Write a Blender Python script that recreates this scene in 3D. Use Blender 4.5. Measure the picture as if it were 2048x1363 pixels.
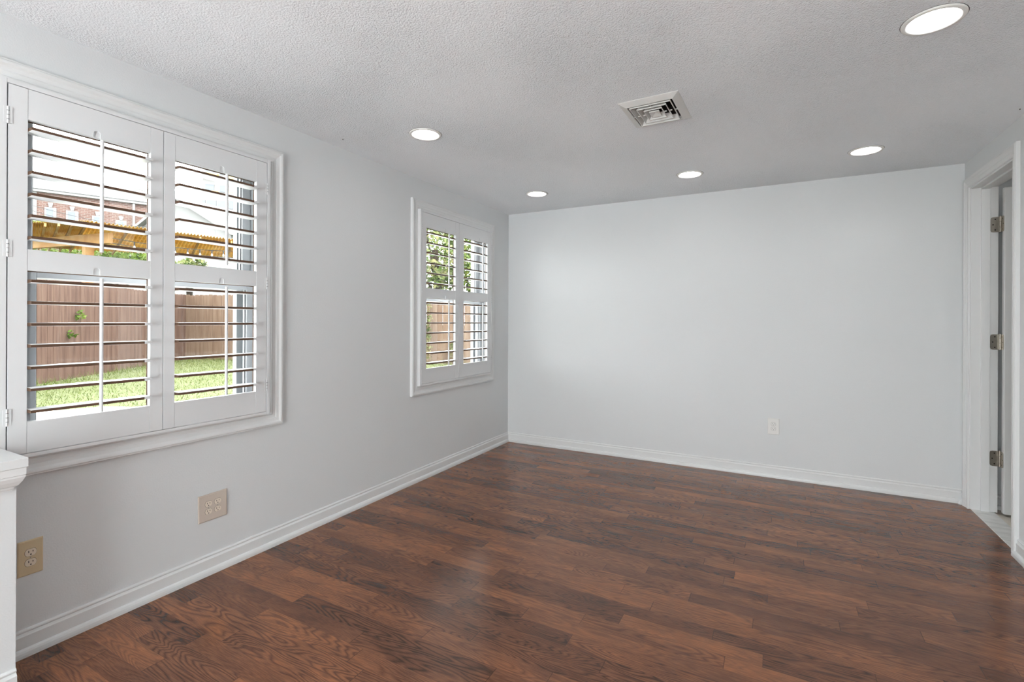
import bpy, bmesh, math, random
from mathutils import Vector, Matrix
random.seed(7)
sc = bpy.context.scene
for o in list(bpy.data.objects): bpy.data.objects.remove(o)
COL = sc.collection

# ---------------------------------------------------------------- camera, world, sun, exposure
W, H = 3.739, 2.44            # room width, ceiling height (left wall x=0, end wall y=0)
FPX, YAW, CX, CY, CZ, V0, ROLL = 981.39, 28.376, 2.556, -4.647, 1.297, 641.17, .223
cam = bpy.data.objects.new('camera', bpy.data.cameras.new('camera')); COL.objects.link(cam)
cam.data.sensor_width = 36; cam.data.lens = 36 * FPX / 2048
cam.data.shift_y = (V0 - 681.5) / 2048 * 1.0
cam.data.clip_start = .05; cam.data.clip_end = 500
ya, ro = math.radians(YAW), math.radians(ROLL)
F = Vector((-math.sin(ya), math.cos(ya), 0)); R = Vector((math.cos(ya), math.sin(ya), 0)); U = Vector((0, 0, 1))
R2 = R * math.cos(ro) + U * math.sin(ro); U2 = U * math.cos(ro) - R * math.sin(ro)
m = Matrix((R2, U2, -F)).transposed().to_4x4(); m.translation = (CX, CY, CZ); cam.matrix_world = m
sc.camera = cam
CP = Vector((CX, CY, CZ))
def far(px, py, depth):       # a point of the distant surroundings, measured by sight line and distance
    return CP + (F * FPX + R2 * (px - 1024) - U2 * (py - V0)) * (depth / FPX)

wd = bpy.data.worlds.new('sky'); sc.world = wd; wd.use_nodes = True
bg = wd.node_tree.nodes['Background']; bg.inputs[0].default_value = (.97, .985, 1, 1); bg.inputs[1].default_value = 11.5
sl = bpy.data.lights.new('sun', 'SUN'); sl.energy = 8.5; sl.angle = math.radians(.6); sl.color = (1, .95, .87)
so = bpy.data.objects.new('sun', sl); COL.objects.link(so)
so.rotation_euler = Vector((.65, -.2, .73)).to_track_quat('Z', 'Y').to_euler()
LENS = 21.0                   # emission of the ceiling lenses
# fill light added behind the camera, aimed up through the added rear door
al = bpy.data.lights.new('rear_fill', 'AREA'); al.shape = 'RECTANGLE'; al.size = 2.3; al.size_y = 1.6; al.energy = 88; al.color = (.94, .975, 1)
ao = bpy.data.objects.new('rear_fill', al); COL.objects.link(ao); ao.location = (1.9, -7.85, .75); ao.rotation_euler = (math.radians(90 + 56), 0, 0)
vs = sc.view_settings; sc.display_settings.display_device = 'sRGB'
vs.view_transform = 'Standard'; vs.look = 'None'; vs.gamma = 1; vs.exposure = 0.16; vs.use_curve_mapping = False
sc.cycles.use_denoising = True; sc.cycles.max_bounces = 10; sc.cycles.diffuse_bounces = 6
sc.cycles.sample_clamp_indirect = 6; sc.cycles.caustics_reflective = False; sc.cycles.caustics_refractive = False
sc.cycles.transparent_max_bounces = 12

# ---------------------------------------------------------------- materials
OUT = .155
def s2l(c): return tuple(((v/255) / 12.92 if v/255 <= .04045 else ((v/255 + .055) / 1.055) ** 2.4) for v in c)
def new_mat(name):
    m = bpy.data.materials.new(name); m.use_nodes = True
    nt = m.node_tree; return m, nt, nt.nodes, nt.links, nt.nodes['Principled BSDF']
def paint(name, rgb, rough=.6, bump=0, scale=200, spec=.4, var=.02, metal=0, vscale=3):
    m, nt, n, l, b = new_mat(name)
    c = s2l(rgb)
    tc = n.new('ShaderNodeTexCoord'); no = n.new('ShaderNodeTexNoise'); no.inputs['Scale'].default_value = vscale; no.inputs['Detail'].default_value = 4
    l.new(tc.outputs['Object'], no.inputs['Vector'])
    mx = n.new('ShaderNodeMix'); mx.data_type = 'RGBA'
    mx.inputs[6].default_value = (*[v * (1 - var) for v in c], 1); mx.inputs[7].default_value = (*[min(1, v * (1 + var)) for v in c], 1)
    l.new(no.outputs['Fac'], mx.inputs[0]); l.new(mx.outputs[2], b.inputs['Base Color'])
    b.inputs['Roughness'].default_value = rough; b.inputs['Specular IOR Level'].default_value = spec; b.inputs['Metallic'].default_value = metal
    if bump:
        n2 = n.new('ShaderNodeTexNoise'); n2.inputs['Scale'].default_value = scale; n2.inputs['Detail'].default_value = 3
        l.new(tc.outputs['Object'], n2.inputs['Vector'])
        bp = n.new('ShaderNodeBump'); bp.inputs['Strength'].default_value = .5; bp.inputs['Distance'].default_value = bump
        l.new(n2.outputs['Fac'], bp.inputs['Height']); l.new(bp.outputs[0], b.inputs['Normal'])
    return m
M_WALL = paint('wall_paint', (219, 221, 222), .75, .0012, 160, .25, .008)
M_TRIM = paint('trim_gloss_paint', (224, 225, 225), .35, 0, 10, .5, .006)
M_SHUT = paint('shutter_paint', (222, 223, 224), .32, .0003, 90, .45, .006)
M_EDGE = paint('painted_backlit_edge', (92, 68, 52), .55, .0005, 60, .3, .18, 0, 14)  # backlit shade of the louver edges put into the colour
M_DARK = paint('dark_gap', (30, 28, 26), .9)
M_VINYL = paint('vinyl_window', (146, 148, 151), .45, 0, 10, .4, .01)
M_SEAL = paint('window_seal', (62, 64, 68), .7)
M_BEIGE = paint('beige_plate', (206, 186, 152), .4, 0, 10, .5, .02)
M_ALMOND = paint('almond_plate', (203, 190, 178), .4, 0, 10, .5, .02)
M_ALMRC = paint('almond_receptacle', (226, 214, 198), .35, 0, 10, .5, .01)
M_WHPL = paint('white_plate', (228, 227, 224), .35, 0, 10, .5, .01)
M_VENT = paint('vent_enamel', (214, 213, 210), .45, 0, 10, .4, .01)
M_DUCT = paint('duct_inside', (52, 44, 40), .8)
M_TRR = paint('light_trim', (232, 231, 227), .4)
M_NICK = paint('satin_nickel', (172, 166, 156), .32, 0, 10, .5, .12, 1, 60)
M_SLOT = paint('slot_black', (22, 20, 18), .6)
M_FAR = paint('next_room_paint', (205, 204, 201), .8)
M_BOUNCE = paint('pale_bounce_concrete', (226, 224, 218), .9, .003, 40, .2, .04)
M_CONC = paint('concrete', (190, 188, 182), .9, .004, 40, .2, .06)

def ceiling_mat():
    m, nt, n, l, b = new_mat('textured_ceiling')
    tc = n.new('ShaderNodeTexCoord')
    b.inputs['Base Color'].default_value = (*s2l((246, 249, 252)), 1); b.inputs['Roughness'].default_value = .8; b.inputs['Specular IOR Level'].default_value = .2
    a = n.new('ShaderNodeTexNoise'); a.inputs['Scale'].default_value = 150; a.inputs['Detail'].default_value = 3.5; a.inputs['Roughness'].default_value = .62
    v = n.new('ShaderNodeTexVoronoi'); v.inputs['Scale'].default_value = 125; v.feature = 'SMOOTH_F1'
    patch = n.new('ShaderNodeTexNoise'); patch.inputs['Scale'].default_value = 1.1; patch.inputs['Detail'].default_value = 2
    for t in (a, v, patch): l.new(tc.outputs['Object'], t.inputs['Vector'])
    mr = n.new('ShaderNodeMapRange'); mr.inputs[1].default_value = .38; mr.inputs[2].default_value = .62; mr.inputs[3].default_value = .45; mr.inputs[4].default_value = 1.0
    l.new(patch.outputs['Fac'], mr.inputs[0])
    ad = n.new('ShaderNodeMath'); ad.operation = 'SUBTRACT'; l.new(a.outputs['Fac'], ad.inputs[0])
    mu = n.new('ShaderNodeMath'); mu.operation = 'MULTIPLY'; mu.inputs[1].default_value = .5; l.new(v.outputs['Distance'], mu.inputs[0]); l.new(mu.outputs[0], ad.inputs[1])
    bp = n.new('ShaderNodeBump'); bp.inputs['Distance'].default_value = .0105
    l.new(ad.outputs[0], bp.inputs['Height']); l.new(mr.outputs[0], bp.inputs['Strength']); l.new(bp.outputs[0], b.inputs['Normal'])
    return m
M_CEIL = ceiling_mat()

def floor_mat():
    m, nt, n, l, b = new_mat('oak_laminate')
    def math_(op, a, bb=None, c=None):
        x = n.new('ShaderNodeMath'); x.operation = op
        for i, v in enumerate((a, bb, c)):
            if v is None: continue
            if isinstance(v, (int, float)): x.inputs[i].default_value = v
            else: l.new(v, x.inputs[i])
        return x.outputs[0]
    tc = n.new('ShaderNodeTexCoord'); sp = n.new('ShaderNodeSeparateXYZ'); l.new(tc.outputs['Object'], sp.inputs[0])
    X, Y = sp.outputs[0], sp.outputs[1]
    SW = .0805
    yr = math_('DIVIDE', Y, SW); row = math_('FLOOR', yr); yf = math_('FRACT', yr)
    wn = n.new('ShaderNodeTexWhiteNoise'); wn.noise_dimensions = '1D'; l.new(row, wn.inputs['W'])
    xs = math_('ADD', math_('DIVIDE', X, .72), math_('MULTIPLY', wn.outputs['Value'], 17.3))
    # uneven board lengths
    wob = math_('MULTIPLY', math_('SINE', math_('MULTIPLY', xs, 2.1)), .22)
    xs2 = math_('ADD', xs, wob); seg = math_('FLOOR', xs2); xf = math_('FRACT', xs2)
    cb = n.new('ShaderNodeCombineXYZ'); l.new(row, cb.inputs[0]); l.new(seg, cb.inputs[1])
    w2 = n.new('ShaderNodeTexWhiteNoise'); w2.noise_dimensions = '3D'; l.new(cb.outputs[0], w2.inputs['Vector'])
    sc3 = n.new('ShaderNodeSeparateColor'); l.new(w2.outputs['Color'], sc3.inputs[0])
    r1, r2, r3 = sc3.outputs[0], sc3.outputs[1], sc3.outputs[2]
    # grain coordinates, shifted per board
    gx = math_('ADD', math_('MULTIPLY', X, 1.7), math_('MULTIPLY', r1, 53))
    gy = math_('ADD', math_('MULTIPLY', Y, 11.0), math_('MULTIPLY', r2, 31))
    gc = n.new('ShaderNodeCombineXYZ'); l.new(gx, gc.inputs[0]); l.new(gy, gc.inputs[1])
    g1 = n.new('ShaderNodeTexNoise'); g1.inputs['Scale'].default_value = 1; g1.inputs['Detail'].default_value = 2.0; g1.inputs['Roughness'].default_value = .38; g1.inputs['Distortion'].default_value = .15
    l.new(gc.outputs[0], g1.inputs['Vector'])
    # growth rings = contour lines of the smooth field (cathedral figure)
    freq = math_('ADD', math_('MULTIPLY', r3, 16), 14)
    rings = math_('FRACT', math_('ADD', math_('MULTIPLY', g1.outputs['Fac'], freq), math_('MULTIPLY', yf, 1.3)))
    ra = n.new('ShaderNodeValToRGB'); l.new(rings, ra.inputs[0])
    e = ra.color_ramp.elements; e[0].position = 0; e[0].color = (0, 0, 0, 1); e[1].position = 1; e[1].color = (.05, .05, .05, 1)
    for p, v in ((.16, .55), (.45, 1), (.72, .85), (.93, .2)):
        q = ra.color_ramp.elements.new(p); q.color = (v, v, v, 1)
    # pores
    px_ = n.new('ShaderNodeCombineXYZ'); l.new(math_('MULTIPLY', X, 26), px_.inputs[0]); l.new(math_('MULTIPLY', Y, 420), px_.inputs[1]); l.new(r1, px_.inputs[2])
    po = n.new('ShaderNodeTexNoise'); po.inputs['Scale'].default_value = 1; po.inputs['Detail'].default_value = 3; l.new(px_.outputs[0], po.inputs['Vector'])
    # broad tone within the board
    bt = n.new('ShaderNodeCombineXYZ'); l.new(math_('ADD', math_('MULTIPLY', X, 3.2), math_('MULTIPLY', r2, 9)), bt.inputs[0]); l.new(math_('MULTIPLY', Y, 9), bt.inputs[1])
    bn = n.new('ShaderNodeTexNoise'); bn.inputs['Scale'].default_value = 1; bn.inputs['Detail'].default_value = 2; l.new(bt.outputs[0], bn.inputs['Vector'])
    amt = math_('MULTIPLY', math_('ADD', math_('MULTIPLY', r2, .75), .2), 1.0)          # how figured this board is
    figured = math_('ADD', math_('MULTIPLY', ra.outputs['Color'], amt), math_('SUBTRACT', 1.0, amt))
    t = math_('ADD', math_('MULTIPLY', figured, .56), math_('MULTIPLY', math_('SUBTRACT', po.outputs['Fac'], .5), .75))
    t = math_('ADD', t, math_('MULTIPLY', math_('SUBTRACT', bn.outputs['Fac'], .5), .7))
    t = math_('ADD', t, math_('MULTIPLY', math_('SUBTRACT', r1, .42), .36))
    cr = n.new('ShaderNodeValToRGB'); l.new(t, cr.inputs[0]); e = cr.color_ramp.elements
    e[0].position = .0; e[0].color = (*s2l((60, 40, 32)), 1); e[1].position = 1; e[1].color = (*s2l((162, 106, 70)), 1)
    for p, c in ((.25, (90, 58, 44)), (.5, (112, 73, 53)), (.75, (139, 90, 62))):
        q = cr.color_ramp.elements.new(p); q.color = (*s2l(c), 1)
    # board edges
    ex = math_('MINIMUM', xf, math_('SUBTRACT', 1.0, xf)); ey = math_('MINIMUM', yf, math_('SUBTRACT', 1.0, yf))
    three = math_('FRACT', math_('DIVIDE', math_('ADD', row, .5), 3.0))
    jx = math_('LESS_THAN', ex, .0022); jy = math_('LESS_THAN', ey, .012)
    j = math_('MAXIMUM', jx, math_('MULTIPLY', jy, .3))
    dk = n.new('ShaderNodeMix'); dk.data_type = 'RGBA'; l.new(math_('MULTIPLY', j, .55), dk.inputs[0]); l.new(cr.outputs[0], dk.inputs[6]); dk.inputs[7].default_value = (*s2l((38, 24, 20)), 1)
    l.new(dk.outputs[2], b.inputs['Base Color'])
    rr = n.new('ShaderNodeMapRange'); l.new(po.outputs['Fac'], rr.inputs[0]); rr.inputs[3].default_value = .12; rr.inputs[4].default_value = .20
    l.new(rr.outputs[0], b.inputs['Roughness']); b.inputs['Specular IOR Level'].default_value = .3
    bp = n.new('ShaderNodeBump'); bp.inputs['Strength'].default_value = .35; bp.inputs['Distance'].default_value = .0006
    hh = math_('SUBTRACT', math_('ADD', math_('MULTIPLY', po.outputs['Fac'], .5), math_('MULTIPLY', ra.outputs['Color'], .5)), math_('MULTIPLY', j, 1.0))
    l.new(hh, bp.inputs['Height']); l.new(bp.outputs[0], b.inputs['Normal'])
    return m
M_FLOOR = floor_mat()

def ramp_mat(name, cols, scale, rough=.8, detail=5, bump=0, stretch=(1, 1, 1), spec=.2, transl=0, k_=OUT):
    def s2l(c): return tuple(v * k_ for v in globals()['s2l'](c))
    m, nt, n, l, b = new_mat(name)
    tc = n.new('ShaderNodeTexCoord'); mp = n.new('ShaderNodeMapping'); mp.inputs['Scale'].default_value = stretch
    no = n.new('ShaderNodeTexNoise'); no.inputs['Scale'].default_value = scale; no.inputs['Detail'].default_value = detail
    l.new(tc.outputs['Object'], mp.inputs[0]); l.new(mp.outputs[0], no.inputs['Vector'])
    cr = n.new('ShaderNodeValToRGB'); l.new(no.outputs['Fac'], cr.inputs[0]); e = cr.color_ramp.elements
    k = len(cols); e[0].position = .3; e[0].color = (*s2l(cols[0]), 1); e[1].position = .7; e[1].color = (*s2l(cols[-1]), 1)
    for i in range(1, k - 1):
        q = e.new(.3 + .4 * i / (k - 1)); q.color = (*s2l(cols[i]), 1)
    l.new(cr.outputs[0], b.inputs['Base Color']); b.inputs['Roughness'].default_value = rough; b.inputs['Specular IOR Level'].default_value = spec
    if bump:
        bp = n.new('ShaderNodeBump'); bp.inputs['Distance'].default_value = bump; l.new(no.outputs['Fac'], bp.inputs['Height']); l.new(bp.outputs[0], b.inputs['Normal'])
    if transl:
        out = n['Material Output']; tr = n.new('ShaderNodeBsdfTranslucent'); mx = n.new('ShaderNodeMixShader'); mx.inputs[0].default_value = transl
        l.new(cr.outputs[0], tr.inputs[0]); l.new(b.outputs[0], mx.inputs[1]); l.new(tr.outputs[0], mx.inputs[2]); l.new(mx.outputs[0], out.inputs[0])
    return m
M_MARBLE = ramp_mat('white_marble', [(206, 206, 204), (226, 226, 223), (234, 234, 231)], 9, .25, 8, 0, (1, 2.5, 1), .5, 0, 1)
M_TILE = ramp_mat('beige_tile', [(196, 188, 176), (212, 205, 194), (220, 214, 204)], 6, .5, k_=1)
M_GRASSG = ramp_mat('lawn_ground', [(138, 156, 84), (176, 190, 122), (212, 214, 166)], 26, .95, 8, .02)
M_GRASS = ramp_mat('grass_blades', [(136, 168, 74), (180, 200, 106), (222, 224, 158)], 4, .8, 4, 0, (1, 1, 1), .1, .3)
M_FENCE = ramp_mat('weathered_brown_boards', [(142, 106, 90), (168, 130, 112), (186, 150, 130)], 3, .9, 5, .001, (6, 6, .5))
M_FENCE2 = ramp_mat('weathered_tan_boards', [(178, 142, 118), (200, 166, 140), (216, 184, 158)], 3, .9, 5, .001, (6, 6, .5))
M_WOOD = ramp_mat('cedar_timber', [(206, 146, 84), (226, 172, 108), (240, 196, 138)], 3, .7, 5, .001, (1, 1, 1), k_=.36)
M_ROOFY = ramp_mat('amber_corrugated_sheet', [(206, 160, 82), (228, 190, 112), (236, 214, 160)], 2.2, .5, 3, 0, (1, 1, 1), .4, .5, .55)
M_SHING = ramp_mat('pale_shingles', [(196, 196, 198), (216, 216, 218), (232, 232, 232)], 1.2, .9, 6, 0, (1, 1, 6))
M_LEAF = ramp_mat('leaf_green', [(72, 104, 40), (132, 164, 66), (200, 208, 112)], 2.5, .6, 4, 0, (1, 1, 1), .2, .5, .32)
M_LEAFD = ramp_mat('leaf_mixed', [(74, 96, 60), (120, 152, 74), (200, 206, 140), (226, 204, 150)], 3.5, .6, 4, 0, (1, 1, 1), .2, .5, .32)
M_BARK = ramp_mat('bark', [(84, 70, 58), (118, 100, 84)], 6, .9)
M_WHITEX = paint('white_siding', (104, 104, 104), .8)
M_YELX = paint('ochre_panel', (134, 116, 74), .8)
M_GLX = paint('distant_glazing', (64, 70, 78), .3, 0, 10, .5, .1, 0, 1)
M_WIRE = paint('black_cable', (40, 38, 38), .7)
M_BULB = paint('clear_bulb', (150, 146, 140), .2)
def brick_mat():
    m, nt, n, l, b = new_mat('red_brick')
    tc = n.new('ShaderNodeTexCoord'); br = n.new('ShaderNodeTexBrick'); br.inputs['Scale'].default_value = 1
    br.inputs['Color1'].default_value = (*s2l((76, 52, 45)), 1); br.inputs['Color2'].default_value = (*s2l((64, 40, 33)), 1); br.inputs['Mortar'].default_value = (*s2l((86, 78, 74)), 1)
    br.inputs['Brick Width'].default_value = .42; br.inputs['Row Height'].default_value = .16; br.inputs['Mortar Size'].default_value = .025
    l.new(tc.outputs['Object'], br.inputs['Vector'])
    mp = n.new('ShaderNodeMapping'); l.new(tc.outputs['Object'], mp.inputs[0]); mp.inputs['Rotation'].default_value = (math.radians(90), 0, 0)
    l.new(mp.outputs[0], br.inputs['Vector']); l.new(br.outputs[0], b.inputs['Base Color']); b.inputs['Roughness'].default_value = .9
    return m
M_BRICK = brick_mat()
def glass_mat():
    m, nt, n, l, b = new_mat('window_glass')
    n.remove(b); out = n['Material Output']; t = n.new('ShaderNodeBsdfTransparent'); t.inputs[0].default_value = (.96, .975, .97, 1)
    g = n.new('ShaderNodeBsdfGlossy'); g.inputs['Roughness'].default_value = .02
    fr = n.new('ShaderNodeFresnel'); fr.inputs[0].default_value = 1.45; mx = n.new('ShaderNodeMixShader')
    ge = n.new('ShaderNodeNewGeometry'); sb = n.new('ShaderNodeMath'); sb.operation = 'SUBTRACT'; sb.inputs[0].default_value = 1; l.new(ge.outputs['Backfacing'], sb.inputs[1])
    ml = n.new('ShaderNodeMath'); ml.operation = 'MULTIPLY'; l.new(fr.outputs[0], ml.inputs[0]); l.new(sb.outputs[0], ml.inputs[1]); l.new(ml.outputs[0], mx.inputs[0]); l.new(t.outputs[0], mx.inputs[1]); l.new(g.outputs[0], mx.inputs[2]); l.new(mx.outputs[0], out.inputs[0])
    return m
M_GLASS = glass_mat()
def emit_mat(name, col, s):
    m, nt, n, l, b = new_mat(name); b.inputs['Base Color'].default_value = (.9, .9, .9, 1)
    b.inputs['Emission Color'].default_value = (*col, 1); b.inputs['Emission Strength'].default_value = s; return m
M_DOME = emit_mat('frosted_dome', (1, .99, .97), 17.0)
M_LENS = emit_mat('glowing_lens', (.985, .99, .985), LENS)

# ---------------------------------------------------------------- mesh helpers
class MB:
    def __init__(s): s.v = []; s.f = []; s.m = []; s.sm = []
    def add(s, vs, fs, mi=0, smooth=False):
        k = len(s.v); s.v += [tuple(v) for v in vs]; s.f += [tuple(k + i for i in f) for f in fs]; s.m += [mi] * len(fs); s.sm += [smooth] * len(fs); return s
    def box(s, x0, x1, y0, y1, z0, z1, mi=0):
        v = [(x0, y0, z0), (x1, y0, z0), (x1, y1, z0), (x0, y1, z0), (x0, y0, z1), (x1, y0, z1), (x1, y1, z1), (x0, y1, z1)]
        return s.add(v, [(0, 3, 2, 1), (4, 5, 6, 7), (0, 1, 5, 4), (1, 2, 6, 5), (2, 3, 7, 6), (3, 0, 4, 7)], mi)
    def bar(s, a, b, w, h, mi=0, up=(0, 0, 1)):       # rectangular bar between two points
        a, b = Vector(a), Vector(b); d = (b - a).normalized(); u = Vector(up); r = d.cross(u)
        if r.length < 1e-4: r = d.cross(Vector((1, 0, 0)))
        r.normalize(); u = r.cross(d)
        v = []
        for p in (a, b):
            for i, j in ((-1, -1), (1, -1), (1, 1), (-1, 1)): v.append(p + r * (i * w / 2) + u * (j * h / 2))
        return s.add(v, [(0, 1, 2, 3), (7, 6, 5, 4), (0, 4, 5, 1), (1, 5, 6, 2), (2, 6, 7, 3), (3, 7, 4, 0)], mi)
    def tube(s, pts, r, n=8, mi=0, caps=True):
        pts = [Vector(p) for p in pts]; rings = []
        for i, p in enumerate(pts):
            d = (pts[min(i + 1, len(pts) - 1)] - pts[max(i - 1, 0)]).normalized()
            a = d.cross(Vector((0, 0, 1)));
            if a.length < 1e-3: a = d.cross(Vector((1, 0, 0)))
            a.normalize(); b = d.cross(a)
            rings.append([p + (a * math.cos(2 * math.pi * k / n) + b * math.sin(2 * math.pi * k / n)) * r for k in range(n)])
        v = [q for g in rings for q in g]
        f = [(i * n + k, i * n + (k + 1) % n, (i + 1) * n + (k + 1) % n, (i + 1) * n + k) for i in range(len(pts) - 1) for k in range(n)]
        s.add(v, f, mi, True)
        if caps: s.add(rings[0], [tuple(range(n))], mi); s.add(rings[-1], [tuple(range(n))[::-1]], mi)
        return s
    def prism(s, outline, d0, d1, axis='x', mi=0):    # closed outline in the two other axes, extruded
        def P(a, b, d): return {'x': (d, a, b), 'y': (a, d, b), 'z': (a, b, d)}[axis]
        n = len(outline)
        v = [P(a, b, d0) for a, b in outline] + [P(a, b, d1) for a, b in outline]
        return s.add(v, [tuple(range(n))[::-1], tuple(range(n, 2 * n))] + [(i, (i + 1) % n, n + (i + 1) % n, n + i) for i in range(n)], mi)
    def lathe(s, prof, c, n=48, mi=0, axis='z', smooth=True):
        v = []; f = []
        for r, h in prof:
            for k in range(n):
                a = 2 * math.pi * k / n; x, y = r * math.cos(a), r * math.sin(a)
                v.append((c[0] + x, c[1] + y, c[2] + h) if axis == 'z' else ((c[0] + h, c[1] + x, c[2] + y) if axis == 'x' else (c[0] + x, c[1] + h, c[2] + y)))
        for i in range(len(prof) - 1):
            for k in range(n): f.append((i * n + k, i * n + (k + 1) % n, (i + 1) * n + (k + 1) % n, (i + 1) * n + k))
        return s.add(v, f, mi, smooth)
    def build(s, name, mats, parent=None, loc=None, recalc=True, bevel=0, smooth_angle=None):
        me = bpy.data.meshes.new(name); me.from_pydata(s.v, [], s.f); me.update()
        for mt in (mats if isinstance(mats, (list, tuple)) else [mats]): me.materials.append(mt)
        me.polygons.foreach_set('material_index', s.m); me.polygons.foreach_set('use_smooth', s.sm)
        if recalc:
            b = bmesh.new(); b.from_mesh(me); bmesh.ops.recalc_face_normals(b, faces=b.faces); b.to_mesh(me); b.free()
        o = bpy.data.objects.new(name, me); COL.objects.link(o)
        if bevel:
            md = o.modifiers.new('bevel', 'BEVEL'); md.width = bevel; md.segments = 2; md.limit_method = 'ANGLE'
        if parent: o.parent = parent; o.location = -parent.location if loc is None else loc
        elif loc: o.location = loc
        return o
def tag(o, label=None, cat=None, group=None, kind=None):
    if label: o['label'] = label
    if cat: o['category'] = cat
    if group: o['group'] = group
    if kind: o['kind'] = kind
    return o
def empty(name, loc=(0, 0, 0), **k):
    o = bpy.data.objects.new(name, None); o.empty_display_size = .1; COL.objects.link(o); o.location = loc; return tag(o, **k)
def frame_sweep(mb, y0, y1, z0, z1, prof, x=0.0, mi=0):  # picture-frame moulding on the plane x, mitred corners
    n = len(prof); v = []; f = []
    for t, h in prof: v += [(x + h, y0 - t, z0 - t), (x + h, y1 + t, z0 - t), (x + h, y1 + t, z1 + t), (x + h, y0 - t, z1 + t)]
    for i in range(n - 1):
        for k in range(4): f.append((i * 4 + k, i * 4 + (k + 1) % 4, (i + 1) * 4 + (k + 1) % 4, (i + 1) * 4 + k))
    return mb.add(v, f, mi)
CASE = [(0, 0), (0, .010), (.004, .013), (.010, .013), (.013, .0105), (.030, .012), (.034, .015), (.048, .018), (.056, .023), (.062, .024), (.066, .024), (.070, .021), (.074, .021), (.076, .018), (.076, 0)]

# ---------------------------------------------------------------- room shell
YR = -7.45                     # rear wall
ZT = 2.62
WIN = [dict(y0=-3.857, y1=-2.855, z0=.80, z1=2.17, py=(-3.935, -3.408, -2.881), fr=(-3.957, -2.860), cas=(-3.975, -2.835)),
       dict(y0=-1.49, y1=-.370, z0=.80, z1=2.17, py=(-1.517, -.988, -.429), fr=(-1.537, -.409), cas=(-1.535, -.411))]
b = MB(); T = .19
ys = [YR - .3, WIN[0]['y0'] - .012, WIN[0]['y1'] + .012, WIN[1]['y0'] - .012, WIN[1]['y1'] + .012, .3]
for a in (0, 2, 4): b.box(-T, 0, ys[a], ys[a + 1], -.2, ZT)
for a in (1, 3): b.box(-T, 0, ys[a], ys[a + 1], -.2, .788); b.box(-T, 0, ys[a], ys[a + 1], 2.182, ZT)
tag(b.build('wall_left', M_WALL), kind='structure')
tag(MB().box(0, 6.2, 0, .2, -.2, ZT).build('wall_back', M_WALL), kind='structure')
DJ0, DJ1, DH = -.135, -.842, 2.225      # door opening: far jamb, near jamb, head
b = MB(); b.box(W, W + .12, DJ0 + .02, 0, -.2, ZT); b.box(W, W + .12, YR, DJ1 - .02, -.2, ZT); b.box(W, W + .12, DJ1 - .02, DJ0 + .02, DH + .02, ZT)
tag(b.build('wall_right', M_WALL), kind='structure')
b = MB(); b.box(0, .7, YR - .2, YR, -.2, ZT); b.box(3.1, 6.2, YR - .2, YR, -.2, ZT); b.box(.7, 3.1, YR - .2, YR, 2.15, ZT); b.box(.7, 3.1, YR - .2, YR, -.2, 0)
tag(b.build('wall_rear', M_WALL), kind='structure')
tag(MB().box(6.2, 6.4, YR - .2, .2, -.2, ZT).build('wall_far_side', M_FAR), kind='structure')
tag(MB().box(W + .12, 6.2, -2.9, -2.8, -.2, ZT).build('wall_next_room', M_FAR), kind='structure')
tag(MB().box(0, W + .006, YR, 0, -.15, 0).build('floor', M_FLOOR), kind='structure')
b = MB(); b.box(W + .126, 6.2, YR, 0, -.15, -.006)
for i in range(12):
    x = W + .126 + .3 * (i + 1)
tag(b.build('floor_next_room', M_TILE), kind='structure')
tag(MB().box(W + .006, W + .126, DJ1, DJ0, -.1, .004).build('trim_1', M_MARBLE, bevel=.002), kind='structure')  # marble threshold

CANS = [(.652, -2.25), (.652, -.66), (1.955, -.64), (3.072, -.655), (3.072, -2.26), (.65, -3.95), (1.95, -3.95), (3.07, -3.95), (.65, -5.8), (1.95, -5.8), (3.07, -5.8)]  # the rearmost rows are added, unseen, to brighten the room
VC, VA, VB = (1.972, -1.937), .150, .178          # vent centre and half sizes
bm = bmesh.new(); edges = []
def loop(pts):
    vs_ = [bm.verts.new((x, y, H)) for x, y in pts]; return [bm.edges.new((vs_[i], vs_[(i + 1) % len(vs_)])) for i in range(len(vs_))]
edges += loop([(-.02, YR - .02), (6.22, YR - .02), (6.22, .02), (-.02, .02)])
for x, y in CANS: edges += loop([(x + .083 * math.cos(k * math.pi / 18), y + .083 * math.sin(k * math.pi / 18)) for k in range(36)])
edges += loop([(VC[0] - .12, VC[1] - .14), (VC[0] + .12, VC[1] - .14), (VC[0] + .12, VC[1] + .14), (VC[0] - .12, VC[1] + .14)])
bmesh.ops.triangle_fill(bm, use_beauty=True, use_dissolve=False, edges=edges, normal=(0, 0, -1))
for f in bm.faces:
    if f.normal.z > 0: f.normal_flip()
me = bpy.data.meshes.new('ceiling'); bm.to_mesh(me); bm.free(); me.materials.append(M_CEIL)
co = bpy.data.objects.new('ceiling', me); COL.objects.link(co); tag(co, kind='structure')
tag(MB().box(-.19, 6.4, YR - .2, .2, ZT, ZT + .1).build('ceiling_deck', M_DARK), kind='structure')

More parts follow.
